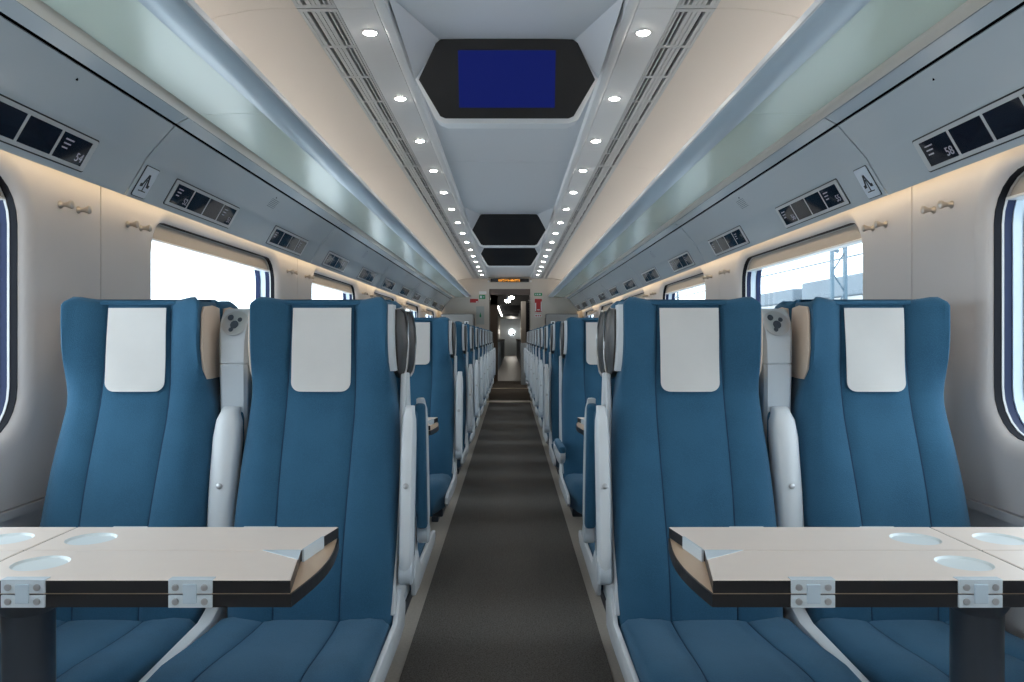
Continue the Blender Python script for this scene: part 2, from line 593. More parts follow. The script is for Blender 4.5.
# ------------------------------------------------------------------ ceiling
CZ = 2.15
ceil = tag(empty('ceiling'), kind='structure')
bm = new(); box(bm, -1.32, 1.32, Y0, Y1, 2.31, 2.33); part('roof_lining', bm, 'ceiling_white', ceil)
for s in (-1, 1):
    for k in range(7):
        a, b = SEAMS[k] + 0.0015, SEAMS[k + 1] - 0.0015
        bm = new(); prism(bm, [(s * 0.410, CZ), (s * 0.530, CZ), (s * 0.530, CZ + 0.02), (s * 0.410, CZ + 0.02)], a, b, 'y')
        part('light_panel', bm, 'ceiling_white', ceil)
        bm = new()
        arc = [(0.657, 2.150), (0.72, 2.150), (0.80, 2.143), (0.90, 2.124), (1.00, 2.09), (1.10, 2.03), (1.19, 1.95), (1.25, 1.86), (1.285, 1.76)]
        prism(bm, [(s * x, z) for x, z in arc] + [(s * (x + 0.008), z + 0.015) for x, z in arc[::-1]], a, b, 'y')
        part('side_panel', bm, 'ceiling_cream', ceil, 40)
    bm = new()
    prism(bm, [(s * 0.408, CZ), (s * 0.395, CZ - 0.006), (s * 0.375, CZ), (s * 0.368, CZ + 0.03), (s * 0.375, CZ + 0.05), (s * 0.408, CZ + 0.05)], Y0, Y1, 'y')
    part('centre_rail', bm, 'ceiling_white', ceil, 50)
for k in range(7):
    a, b = SEAMS[k] + 0.002, SEAMS[k + 1] - 0.002
    bm = new(); box(bm, -0.370, 0.370, a, b, 2.178, 2.19)
    part('centre_panel', bm, 'ceiling_centre', ceil)
bm = new(); box(bm, -0.66, 0.66, Y0, Y1, 2.215, 2.225); part('ceiling_backing', bm, 'void_black', ceil)

# air vents: louvre bars over a dark duct, one grille per ceiling module
bars = [(0.531, 0.539), (0.541, 0.549), (0.5590, 0.5640), (0.5745, 0.588), (0.590, 0.603), (0.605, 0.618), (0.631, 0.643), (0.645, 0.656)]
for s in (-1, 1):
    bar_me = []
    for (a, b) in bars:
        bm = new(); box(bm, *sorted((s * (a - 0.594), s * (b - 0.594))), 0.004, PER - 0.004, 0.0, 0.016)
        bar_me.append(mesh('louvre_bar', bm, 'vent_grey'))
    bm = new(); box(bm, -0.063, 0.063, -0.010, 0.010, -0.0005, 0.017); cross = mesh('cross_bar', bm, 'vent_grey')
    bm = new(); box(bm, -0.063, 0.063, 0.004, PER - 0.004, 0.024, 0.030); back = mesh('duct_back', bm, 'void_black')
    for k in range(7):
        v = empty('ceiling_vent', (s * 0.594, SEAMS[k], CZ - 0.001))
        vw = ['behind the blue-lit monitor, second back', 'just before the blue-lit monitor', 'beside the blue-lit monitor', 'just past the blue-lit monitor', 'beside the middle dark monitor', 'beside the last dark monitor', 'running up to the end wall']
        tag(v, 'slotted grey ceiling air vent %s, %s' % (vw[k], SIDE_WORD[s][7:]), 'air vent', 'ceiling air vents ' + SIDE_WORD[s])
        obj('duct_back', back, v)
        for me in bar_me:
            obj('louvre_bar', me, v)
        for j in range(8):
            obj('cross_bar', cross, v, (0, min(max(PER / 7 * j, 0.014), PER - 0.014), 0))

# downlights
bm = new(); lathe(bm, [(0.0225, 0.0005), (0.0225, -0.002), (0.020, -0.0045), (0.014, -0.0065), (0.006, -0.0075)], n=20); lens = mesh('lens', bm, 'lamp_lens', 60)
bm = new()
rows = []
for (r, h) in ((0.0225, 0.0), (0.0225, -0.003), (0.027, -0.0025), (0.0285, 0.0)):
    rows.append([(r * math.cos(2 * PI * k / 20), r * math.sin(2 * PI * k / 20), h) for k in range(20)])
grid(bm, rows, True)
ringm = mesh('ring', bm, 'lamp_ring', 40)
for s in (-1, 1):
    for k in range(-6, 16):
        y = 2.57 + 0.71 * (k)
        if y < Y0 + 0.2 or y > Y1 - 0.2: continue
        d = empty('ceiling_downlight', (s * 0.462, y, CZ))
        tag(d, 'small round lit downlight in the ceiling row ' + SIDE_WORD[s], 'downlight', 'downlights ' + SIDE_WORD[s])
        obj('lens', lens, d); obj('ring', ringm, d)

# ------------------------------------------------------------------ ceiling monitors
def monitor(y, m, label):
    r = empty('ceiling_monitor', (0, y, 2.177))
    tag(r, label, 'monitor', 'hexagonal ceiling monitors')
    t = math.radians(19)
    # face plane: v runs from top (0) down; y grows with v
    def F(x, v, d=0.0):
        return (x, v * math.sin(t) - d * math.cos(t), -v * math.cos(t) - d * math.sin(t))
    H = 0.270
    def hexp(k=1.0, o=0.0):
        return [(-0.235 + o, 0.0 + o), (-0.12, -0.003 + o), (0.12, -0.003 + o), (0.235 - o, 0.0 + o), (0.252 - o, 0.012), (0.318 - o * 1.2, 0.135),
                (0.252 - o, H - 0.022), (0.244 - o, H - 0.008), (0.225 - o, H - o), (-0.225 + o, H - o), (-0.244 + o, H - 0.008), (-0.252 + o, H - 0.022), (-0.318 + o * 1.2, 0.135), (-0.252 + o, 0.012)]
    bm = new()
    A = [bm.verts.new(F(x, v, 0.004)) for x, v in hexp()]
    B = [bm.verts.new(F(x, v, -0.010)) for x, v in hexp()]
    bm.faces.new(A); bm.faces.new(B[::-1])
    for i in range(len(A)):
        j = (i + 1) % len(A)
        bm.faces.new([A[i], B[i], B[j], A[j]])
    bz = part('bezel', bm, 'bezel_black', r)
    sw, sh = 0.174, 0.196
    bm = new()
    vs = [F(-sw, 0.036, 0.006), (F(sw, 0.036, 0.006)), F(sw, 0.036 + sh, 0.006), F(-sw, 0.036 + sh, 0.006)]
    ws = [F(-sw, 0.036, 0.001), (F(sw, 0.036, 0.001)), F(sw, 0.036 + sh, 0.001), F(-sw, 0.036 + sh, 0.001)]
    V = [bm.verts.new(p) for p in vs + ws]
    for f in ((0, 1, 2, 3), (7, 6, 5, 4), (0, 4, 5, 1), (1, 5, 6, 2), (2, 6, 7, 3), (3, 7, 4, 0)):
        bm.faces.new([V[i] for i in f])
    part('screen', bm, m, bz)
    # white housing behind, sloping back up to the ceiling
    bm = new()
    outer = [(-0.235, 0.0), (0.235, 0.0), (0.330, 0.135), (0.262, H + 0.004), (0.23, H + 0.018), (-0.23, H + 0.018), (-0.262, H + 0.004), (-0.330, 0.135)]
    A = [bm.verts.new(F(x, v, -0.004)) for x, v in outer]
    B = [bm.verts.new((F(x, v)[0] * 0.97, F(x, v)[1] + 0.075, F(x, v)[2] + 0.002)) for x, v in outer]
    C = [bm.verts.new((x * 0.9, 0.42, 0.0 if v > 0.1 else 0.0)) for x, v in outer]
    bm.faces.new(A)
    for P, Q in ((A, B), (B, C)):
        for i in range(8):
            j = (i + 1) % 8
            bm.faces.new([P[i], Q[i], Q[j], P[j]])
    part('housing', bm, 'ceiling_white', r, 35)
    for s in (-1, 1):
        bm = new()
        pts = [(s * 0.366, -0.36, 0.0), (s * 0.330, 0.045, -0.125), (s * 0.240, 0.004, 0.0), (s * 0.366, 0.06, 0.0)]
        V = [bm.verts.new(p) for p in pts]
        for f in ((0, 1, 2), (0, 3, 1), (0, 2, 3), (1, 3, 2)):
            bm.faces.new([V[i] for i in f])
        part('cheek', bm, 'ceiling_centre', r)
    return r
monitor(2.70, 'screen_blue', 'black hexagonal ceiling monitor with a lit dark blue screen')
monitor(6.55, 'screen_off', 'black hexagonal ceiling monitor, screen off, between the blue-lit one and the last one')
monitor(8.45, 'screen_off', 'black hexagonal ceiling monitor, screen off, closest to the orange text sign')

# ------------------------------------------------------------------ seat displays, pictograms, hooks, grilles on the side
FU = Vector((0.065, 0, -0.113)).normalized()          # down along the fascia (for s=+1)
FN = Vector((-0.113, 0, -0.065)).normalized()         # out of the fascia, into the room
F0 = Vector((1.132, 0, 1.672))
def face_frame(s, y, down):
    """matrix: local x = reading direction, local y = up along fascia, z = out of the face"""
    p = F0 + FU * down
    o = Vector((s * p.x, y, p.z))
    n = Vector((s * FN.x, 0, FN.z)); up = Vector((-s * FU.x, 0, -FU.z))
    xr = up.cross(n)
    M = Matrix((xr, up, n)).transposed().to_4x4()
    M.translation = o
    return M

bm = new(); prism(bm, rrect(-0.300, 0.300, -0.047, 0.047, 0.006, 3), 0.0, 0.0035, 'z'); disp_frame = mesh('frame', bm, 'vent_grey')
bm = new(); prism(bm, rrect(-0.304, 0.304, -0.051, 0.051, 0.007, 3), 0.0, 0.0012, 'z'); disp_edge = mesh('surround_gap', bm, 'bezel_black')
CW = 0.129
bm = new(); box(bm, -CW / 2, CW / 2, -0.036, 0.036, 0.0, 0.0012); cell_me = mesh('screen', bm, 'display_black')
bm = new()
for j, w in enumerate((0.036, 0.030, 0.024)):
    box(bm, -0.048, -0.048 + w, 0.018 - j * 0.012, 0.022 - j * 0.012, 0.0, 0.0006)
lines_me = mesh('caption_lines', bm, 'display_text')
num_cache = {}
ORD = ['first', 'second', 'third', 'fourth', 'fifth', 'sixth', 'seventh', 'eighth', 'ninth', 'tenth', 'eleventh', 'twelfth', 'thirteenth']
def num_me(t):
    if t not in num_cache: num_cache[t] = text_mesh(t, 0.034, 'display_text')
    return num_cache[t]
for s, side, sw, _ in SIDES:
    nums = {0: ('53', '54'), 1: ('52', '51')} if s < 0 else {0: ('58', '57'), 1: ('56', '55')}
    for k in range(11):
        y = 1.82 + 1.1 * k
        d = empty('seat_display')
        d.matrix_world = face_frame(s, y, 0.056)
        where = 'just above the folded table' if k == 0 else ('%s after the ladder-like pictogram' % ORD[k - 1])
        tag(d, 'grey four-window seat number display on the rack, %s, %s' % (('before the pictogram' if k == 0 else ORD[k - 1] + ' past the pictogram'), 'white-window side' if s < 0 else 'overhead-wire side'), 'display', 'seat number displays ' + SIDE_WORD[s])
        obj('surround_gap', disp_edge, d)
        fr = obj('frame', disp_frame, d)
        for c in range(4):
            ce = obj('screen', cell_me, d, (-0.2115 + 0.141 * c, 0, 0.0033))
            if c in (0, 3) and k < 4:
                obj('caption_lines', lines_me, ce, (0, 0, 0.001))
                if k < 2:
                    obj('seat_number', num_me(nums[k][0 if c == 0 else 1]), ce, (0.040, -0.016, 0.0016))
    # pictogram plate: inverted V with feet above an upturned T
    p = empty('pictogram_sign')
    p.matrix_world = face_frame(s, 2.447, 0.062)
    tag(p, 'white rectangular pictogram sign with black border on the rack ' + SIDE_WORD[s], 'sign', 'pictogram signs')
    bm = new(); prism(bm, rrect(-0.044, 0.044, -0.054, 0.054, 0.006, 3), 0.0, 0.0020, 'z'); part('border', bm, 'ink', p)
    bm = new(); prism(bm, rrect(-0.0415, 0.0415, -0.0515, 0.0515, 0.005, 3), 0.0018, 0.0032, 'z'); part('plate', bm, 'sign_white', p)
    bm = new()
    def bar(x0, y0, x1, y1, w):
        d = Vector((x1 - x0, y1 - y0)).normalized(); n = Vector((-d.y, d.x)) * w / 2
        prism(bm, [(x0 + n.x, y0 + n.y), (x1 + n.x, y1 + n.y), (x1 - n.x, y1 - n.y), (x0 - n.x, y0 - n.y)], 0.0030, 0.0042, 'z')
    bar(-0.001, 0.027, -0.016, -0.012, 0.0070); bar(0.001, 0.027, 0.016, -0.012, 0.0070)
    bar(-0.012, -0.010, -0.027, -0.012, 0.011); bar(0.012, -0.010, 0.027, -0.012, 0.011)
    bar(0, 0.010, 0, -0.030, 0.004); bar(-0.022, -0.031, 0.022, -0.031, 0.0032)
    part('symbol', bm, 'ink', p)
    # speaker grille on the upper fascia slope
    U2 = Vector((0.095, 0, -0.107)).normalized(); N2 = Vector((-0.107, 0, -0.095)).normalized()
    for q, yy in enumerate((3.50, 5.70, 7.90)):
        c = Vector((1.084, 0, 1.732))
        n = Vector((s * N2.x, 0, N2.z)); up = Vector((-s * U2.x, 0, -U2.z)); xr = up.cross(n)
        M = Matrix((xr, up, n)).transposed().to_4x4(); M.translation = Vector((s * c.x, yy, c.z)) - n * 0.001
        g = empty('speaker_grille'); g.matrix_world = M
        tag(g, 'small grey slotted grille on the rack fascia, %s past the pictogram, %s' % (ORD[q], 'white-window side' if s < 0 else 'overhead-wire side'), 'grille', 'rack grilles ' + SIDE_WORD[s])
        bm = new(); prism(bm, rrect(-0.055, 0.055, -0.032, 0.032, 0.004, 2), 0, 0.002, 'z'); part('plate', bm, 'vent_grey', g)
        bm = new(); box(bm, -0.050, 0.050, -0.0012, 0.0012, 0, 0.0008); sl = mesh('slit', bm, 'dark_metal')
        for j in range(7): obj('slit', sl, g, (0, -0.024 + 0.008 * j, 0.0019))

# coat hooks
bm = new()
lathe(bm, [(0.011, 0.0), (0.011, 0.003), (0.0065, 0.007), (0.0062, 0.015), (0.009, 0.023), (0.0125, 0.031), (0.0115, 0.036), (0.004, 0.039)], n=14, axis='x')
hook_in = mesh('knob', bm, 'hook_steel', 50)
for s, side, sw, _ in SIDES:
    for k in range(1, 6):
        sy = SEAMS[k + 1] if k + 1 < 8 else None
        for j, dy in enumerate((-0.215, -0.125, 0.165, 0.255)):
            y = SEAMS[k + 1] + dy
            if y > Y1 - 0.1: continue
            h = obj('coat_hook', hook_in, None, (s * XW, y, 1.497), (0, 0, PI if s > 0 else 0))
            pw = ['beside the large folded table seats', 'after the first whole window', 'after the second whole window', 'after the third whole window', 'after the fourth whole window'][k - 1]
            tag(h, 'metal coat hook on pillar %s, %s' % (pw, SIDE_WORD[s][7:]), 'coat hook', 'coat hooks ' + pw + ' ' + SIDE_WORD[s])

# ------------------------------------------------------------------ seats
WT = [(0.36, 0.206), (0.45, 0.209), (0.60, 0.209), (0.80, 0.206), (0.90, 0.201), (0.95, 0.193), (1.00, 0.183), (1.05, 0.178), (1.13, 0.177), (1.22, 0.178)]
ST = [(0.36, 0.080), (0.50, 0.082), (0.75, 0.088), (0.90, 0.090), (1.00, 0.089), (1.10, 0.085), (1.22, 0.083)]
BT = [(0.36, 0.014), (0.55, 0.024), (0.85, 0.028), (0.96, 0.038), (1.04, 0.060), (1.13, 0.068), (1.22, 0.062)]
LT = [(0.36, -0.056), (0.43, -0.050), (0.50, -0.047), (0.60, -0.026), (0.72, 0.010), (0.84, 0.055), (0.92, 0.088), (0.98, 0.104), (1.05, 0.112), (1.12, 0.116), (1.20, 0.122), (1.26, 0.127)]
ET = [(0.36, 0.050), (0.50, 0.058), (0.66, 0.066), (0.85, 0.062), (0.92, 0.050), (0.97, 0.024), (1.02, -0.022), (1.07, -0.046), (1.14, -0.056), (1.26, -0.060)]
MT = [(0.36, -0.008), (0.60, -0.014), (0.85, -0.018), (0.95, -0.014), (1.04, -0.026), (1.12, -0.034), (1.22, -0.030)]
def sm(tab, z):
    return (interp(tab, z - 0.03) + 2 * interp(tab, z) + interp(tab, z + 0.03)) / 4
def back_y(z):
    return sm(LT, z)

def backrest_mesh():
    bm = new()
    rows = []
    zs = [0.37 + 0.03 * i for i in range(28)]      # to 1.18
    zs += [1.195, 1.208]
    def row(z, dy=0.0, dz=0.0, shrink=1.0, back=0.105):
        w, s, b, y = sm(WT, z) * shrink, sm(ST, z), sm(BT, z), back_y(z)
        k = w - s
        top = max(0.0, (z - 1.12) / 0.10)
        e, m = sm(ET, z), sm(MT, z)
        back = min(back, 0.208 - y)
        P = [(-w * 0.93, back), (-w, back - 0.015), (-w, e + 0.02), (-w, e + 0.004), (-w + 0.004, e * 0.78 + m * 0.22 - 0.003), (-w + 0.014, e * 0.48 + m * 0.45 - 0.005), (-(s + k * 0.66), e * 0.16 + m * 0.95), (-(s + k * 0.42), m * 0.92),
             (-(s + k * 0.18), m * 0.45), (-s - 0.004, -0.003), (-s, 0.0015), (-s + 0.004, -0.002), (-s * 0.5, -0.005)]
        pts = P + [(0, -0.006)] + [(-x, yy) for x, yy in P[::-1]]
        out = []
        for x, yy in pts:
            e = abs(x) / max(w, 1e-4)
            lift = top * (0.019 * e ** 3 - 0.006 - 0.20 * max(0.0, e - 0.90))
            out.append((x, y + yy + dy * (1 if yy < 0.035 else 0), z + dz + lift))
        return out
    for z in zs:
        rows.append(row(z))
    rows.append(row(1.214, 0.006, 0.002, 0.992))
    rows.append(row(1.216, 0.018, 0.005, 0.98))
    rows.append(row(1.216, 0.030, 0.004, 0.955))
    rows.append(row(1.216, 0.043, -0.004, 0.93))
    R = grid(bm, rows, True)
    bm.faces.new(R[0])
    # close the top with a strip between front and back halves
    top = R[-1]
    n = len(top)
    for i in range(n // 2 - 1):
        a, b, c, d = top[i], top[i + 1], top[n - 2 - i], top[n - 1 - i]
        if len({a, b, c, d}) == 4:
            try: bm.faces.new([a, b, c, d])
            except ValueError: pass
    return mesh('backrest', bm, 'blue_fabric', 60)

def back_seam_mesh(sg):
    bm = new()
    pts = []
    z = 0.41
    while z < 1.205:
        pts.append((sg * sm(ST, z), back_y(z) + 0.0006, z)); z += 0.03
    tube(bm, pts, 0.0019, 5)
    return mesh('seam', bm, 'seam_thread', 60)

def cover_mesh():
    bm = new()
    z0, z1, hw, r = 0.977, 1.197, 0.0775, 0.024
    rows_f, rows_b = [], []
    n = 26
    for i in range(n + 1):
        z = z0 + (z1 - z0) * (i / n) ** 1.9
        d = z - z0
        w = hw - (r - math.sqrt(max(0, r * r - (r - d) ** 2)) if d < r else 0)
        w *= 1 + 0.0 * z
        rf, rb = [], []
        for j in range(9):
            u = -1 + j / 4
            x = u * w
            puff = 0.010 + 0.0025 * math.sin(7 * z * 3 + u * 2.0)
            if i == 0: puff += 0.003
            rf.append((x, back_y(z) - puff - 0.0022, z)); rb.append((x, back_y(z) - puff, z))
        rows_f.append(rf); rows_b.append(rb)
    # tuck over to the top
    loop = []
    for rf, rb in zip(rows_f, rows_b):
        loop.append(rf + rb[::-1])
    grid(bm, loop, True, True)
    return mesh('headrest_cover', bm, 'linen', 50)

def cushion_mesh():
    bm = new()
    rows = []
    ys = [-0.015, -0.03, -0.05, -0.08, -0.13, -0.18, -0.24, -0.30, -0.36, -0.41, -0.45, -0.485, -0.51, -0.528, -0.537, -0.535]
    zc = [0.415, 0.424, 0.427, 0.428, 0.430, 0.434, 0.439, 0.446, 0.452, 0.455, 0.454, 0.448, 0.436, 0.420, 0.394, 0.350]
    for y, z in zip(ys, zc):
        t = max(0, (-y - 0.34) / 0.20)
        w = 0.217 - 0.05 * t ** 2.2
        zb = 0.335
        b = 0.010
        s = 0.092 + 0.012 * min(1, max(0, (-y - 0.05) / 0.4))
        P = [(-w + 0.02, zb), (-w, zb + 0.015), (-w, z - 0.030), (-w + 0.006, z - 0.012), (-w + 0.020, z + b * 0.3), (-w + 0.05, z + b), (-s - 0.03, z + b * 0.8), (-s - 0.004, z + 0.002), (-s, z - 0.002), (-s + 0.004, z + 0.002), (-s * 0.5, z + 0.006)]
        zz = P + [(0, z + 0.007)] + [(-x, q) for x, q in P[::-1]]
        rows.append([(x, y, max(q, zb)) for x, q in zz])
    grid(bm, rows, True, True)
    return mesh('cushion', bm, 'blue_fabric', 60)

def cushion_seam_mesh(sg):
    bm = new()
    tab = [(-0.05, 0.427), (-0.08, 0.428), (-0.13, 0.430), (-0.18, 0.434), (-0.24, 0.439), (-0.30, 0.446), (-0.36, 0.452), (-0.41, 0.455), (-0.45, 0.454), (-0.485, 0.448), (-0.51, 0.436), (-0.528, 0.420)]
    tube(bm, [(sg * (0.092 + 0.012 * min(1, max(0, (-y - 0.05) / 0.4))), y, z - 0.0012) for y, z in tab], 0.0018, 5)
    return mesh('seam', bm, 'seam_thread', 60)

def strip_mesh(a):
    """white edge strip following the side of the backrest on the aisle side"""
    bm = new()
    rows = []
    z = 1.03
    while z <= 1.206:
        w = sm(WT, z); y = back_y(z) + sm(ET, z) + 0.012
        x0, x1 = a * (w + 0.001), a * (w + 0.013)
        rows.append([(x0, y + 0.004, z), (x1, y + 0.010, z), (x1, y + 0.062, z), (x0, y + 0.062, z)])
        z += 0.025
    grid(bm, rows, True, True)
    return mesh('edge_strip', bm, 'white_plastic', 45)

WING = [(0.125, 1.194), (0.20, 1.200), (0.270, 1.192), (0.312, 1.165), (0.330, 1.125), (0.330, 1.095), (0.316, 1.060), (0.295, 1.030), (0.250, 1.004), (0.200, 1.010), (0.150, 1.030), (0.130, 1.10)]
WING_FWD = [(0.09, 1.196), (0.05, 1.198), (-0.010, 1.182), (-0.060, 1.150), (-0.086, 1.110), (-0.084, 1.080), (-0.060, 1.045), (-0.010, 1.012), (0.040, 1.004), (0.09, 1.015)]
def wing_mesh(a, m, name, WING=WING):
    bm = new()
    pts = WING

    prism(bm, pts, a * 0.180, a * 0.196, 'x', 0.004)
    return mesh(name, bm, m, 40)

def wing_cream_mesh(a, fr=0.0):
    bm = new()
    # inner wing panel, wraps from just behind the front bolster edge
    pts = [(0.082, 1.180), (0.092, 1.200), (0.15, 1.205), (0.195, 1.200), (0.205, 1.13), (0.205, 1.06), (0.20, 1.01), (0.15, 1.008), (0.112, 1.008), (0.090, 1.035), (0.078, 1.09)]
    pts = [(max(y, 0.095 + fr) if y < 0.14 else y, z) for y, z in pts] if fr else pts
    prism(bm, pts, a * 0.1785, a * 0.1860, 'x', 0.003)
    return mesh('inner_wing', bm, 'cream_plastic', 40)

def rim_mesh(a, W=WING):
    bm = new()
    pts = W[1:9]
    tube(bm, [(a * 0.197, y, z) for y, z in pts], 0.0035, 6)
    return mesh('rim', bm, 'silver', 60)

def shell_mesh():
    bm = new()
    rows = []
    for (z, w, y0, y1) in ((0.36, 0.195, 0.05, 0.200), (0.60, 0.196, 0.07, 0.200), (0.90, 0.188, 0.14, 0.204), (1.05, 0.170, 0.17, 0.206), (1.15, 0.164, 0.18, 0.206), (1.195, 0.155, 0.185, 0.203)):
        rows.append([(-w, y0, z), (-w, y1 - 0.03, z), (-w + 0.03, y1, z), (w - 0.03, y1, z), (w, y1 - 0.03, z), (w, y0, z)])
    grid(bm, rows, True, True)
    return mesh('back_shell', bm, 'grey_plastic', 40)

def side_panel_mesh(a):
    bm = new()
    pts = [(0.175, 1.02), (0.204, 1.02), (0.204, 0.90), (0.204, 0.60), (0.20, 0.46), (0.17, 0.425), (0.02, 0.42), (-0.02, 0.43), (-0.005, 0.50), (0.045, 0.62), (0.095, 0.76), (0.145, 0.90)]
    prism(bm, pts, a * 0.1980, a * 0.2125, 'x', 0.004)
    return mesh('side_panel', bm, 'white_plastic', 40)

def cushion_bar_mesh(a):
    bm = new()
    pts = [(0.04, 0.48), (-0.03, 0.415), (-0.42, 0.415), (-0.485, 0.405), (-0.50, 0.38), (-0.46, 0.362), (0.0, 0.352), (0.10, 0.36), (0.12, 0.42)]
    prism(bm, pts, a * 0.2065, a * 0.2200, 'x', 0.004)
    return mesh('cushion_side', bm, 'white_plastic', 40)

def armrest_meshes(wd):
    """bar along +z from the pivot, underside toward -y"""
    prof = [(-0.012, -0.006), (0.005, -0.026), (0.05, -0.036), (0.20, -0.042), (0.34, -0.037), (0.385, -0.030), (0.405, -0.022), (0.416, -0.012), (0.422, 0.000)]
    bm = new()
    rows = []
    for z, yf in prof:
        k = 0.72 if z < 0.003 else 0.90 if z < 0.01 else (1.0 if z < 0.38 else (0.90 if z < 0.405 else 0.70))
        w = wd / 2 * k
        yb = 0.016 if z < 0.41 else 0.014
        rows.append([(-w * 0.72, yf, z), (0, yf - 0.003, z), (w * 0.72, yf, z), (w, yf + 0.012, z), (w, yb, z), (-w, yb, z), (-w, yf + 0.012, z)])
    grid(bm, rows, True, True)
    body = mesh('armrest', bm, 'white_plastic', 50)
    bm = new()
    box(bm, -wd / 2 * 0.92, wd / 2 * 0.92, 0.0145, 0.046, 0.03, 0.412, 0.010, 3)
    pad = mesh('pad', bm, 'blue_fabric', 50)
    bm = new()
    lathe(bm, [(0.0075, 0.0), (0.0075, -0.003), (0.0055, -0.004)], (0, -0.0445, 0.215), 12, 'y')
    screw = mesh('screw', bm, 'steel', 40)
    bm = new()
    lathe(bm, [(0.026, -wd / 2), (0.030, -wd / 2 + 0.004), (0.030, wd / 2 - 0.004), (0.026, wd / 2)], (0, 0, 0.0), 18, 'x')
    piv = mesh('pivot', bm, 'grey_plastic', 40)
    return body, pad, screw, piv

def base_mesh():
    bm = new()
    box(bm, -0.19, 0.19, -0.40, 0.22, 0.30, 0.336, 0.006)
    return mesh('seat_frame', bm, 'dark_metal')
def leg_mesh(y):
    bm = new()
    prism(bm, [(y - 0.03, 0.305), (y + 0.05, 0.305), (y + 0.035, 0.03), (y + 0.06, 0.014), (y + 0.06, 0.0), (y - 0.05, 0.0), (y - 0.05, 0.014), (y - 0.02, 0.03)], 0.02, 0.06, 'x')
    return mesh('leg', bm, 'dark_metal')

def post_mesh(c):
    """light grey console post between two headrests, curved top"""
    bm = new()
    rows = []
    for (z, y0, y1, w) in ((0.47, 0.14, 0.206, 0.034), (0.70, 0.138, 0.206, 0.035), (0.90, 0.134, 0.206, 0.036), (1.045, 0.128, 0.206, 0.0375), (1.047, 0.131, 0.206, 0.036), (1.049, 0.131, 0.206, 0.036), (1.051, 0.128, 0.206, 0.0375), (1.11, 0.130, 0.207, 0.039), (1.135, 0.136, 0.207, 0.041), (1.16, 0.149, 0.207, 0.043), (1.18, 0.166, 0.207, 0.044), (1.193, 0.182, 0.207, 0.043), (1.198, 0.192, 0.205, 0.039)):
        rows.append([(c - w, y0 + 0.010, z), (c - w + 0.008, y0, z), (c + w - 0.008, y0, z), (c + w, y0 + 0.010, z), (c + w, y1, z), (c - w, y1, z)])
    grid(bm, rows, True, True)
    return mesh('console_post', bm, 'grey_plastic', 35)

ME = dict(back=backrest_mesh(), cover=cover_mesh(), cushion=cushion_mesh(), shell=shell_mesh(), base=base_mesh(), leg1=leg_mesh(-0.28), leg2=leg_mesh(0.08))
ARM = armrest_meshes(0.034)
ARMC = armrest_meshes(0.064)
SEAM = [(back_seam_mesh(-1), cushion_seam_mesh(-1)), (back_seam_mesh(1), cushion_seam_mesh(1))]

def add_armrest(root, meshes, loc, lowered, raised_tilt=-0.17):
    a = obj('armrest', meshes[0], root, loc, (PI / 2 - 0.03 if lowered else raised_tilt, 0, 0))
    obj('pad', meshes[1], a); obj('screw', meshes[2], a); obj('pivot', meshes[3], a)
    return a

def seat_common(name, aisle, off=0.0):
    r = empty(name)
    b = obj('backrest', ME['back'], r)
    c = obj('cushion', ME['cushion'], r, (off, 0, 0))
    for bs, cs in SEAM:
        obj('seam', bs, b); obj('seam', cs, c)
    obj('headrest_cover', ME['cover'], r)
    obj('back_shell', ME['shell'], r)
    obj('seat_frame', ME['base'], r)
    obj('leg', ME['leg1'], r); obj('leg', ME['leg2'], r)
    return r

def aisle_seat(a, lowered=False, fwd=False):
    r = seat_common('train_seat', a, -a * 0.012)
    if not fwd: obj('edge_strip', strip_mesh(a), r)
    WG = WING_FWD if fwd else WING
    w = obj('wing_panel', wing_mesh(a, 'dark_shell', 'wing_panel', WG), r); w['label'] = 'glossy dark brown headrest side panel'
    obj('rim', rim_mesh(a, WG), w)
    obj('inner_wing', wing_cream_mesh(-a), r)
    obj('side_panel', side_panel_mesh(a), r)
    obj('cushion_side', cushion_bar_mesh(a), r)
    add_armrest(r, ARM, (a * 0.2345, 0.020, 0.560 if lowered else 0.525), lowered)
    # white plastic tray between the two seats of the pair
    bm = new()
    prism(bm, [(0.06, 0.46), (-0.05, 0.425), (-0.34, 0.415), (-0.495, 0.395), (-0.51, 0.37), (-0.48, 0.355), (0.06, 0.355)], -a * 0.2320, -a * 0.2660, 'x', 0.005)
    part('centre_bar', bm, 'white_plastic', r, 40)
    bm = new()
    box(bm, *sorted((-a * 0.2370, -a * 0.2610)), -0.385, -0.355, 0.402, 0.4115, 0.001)
    part('seat_number_tab', bm, 'dark_metal', r)
    return r

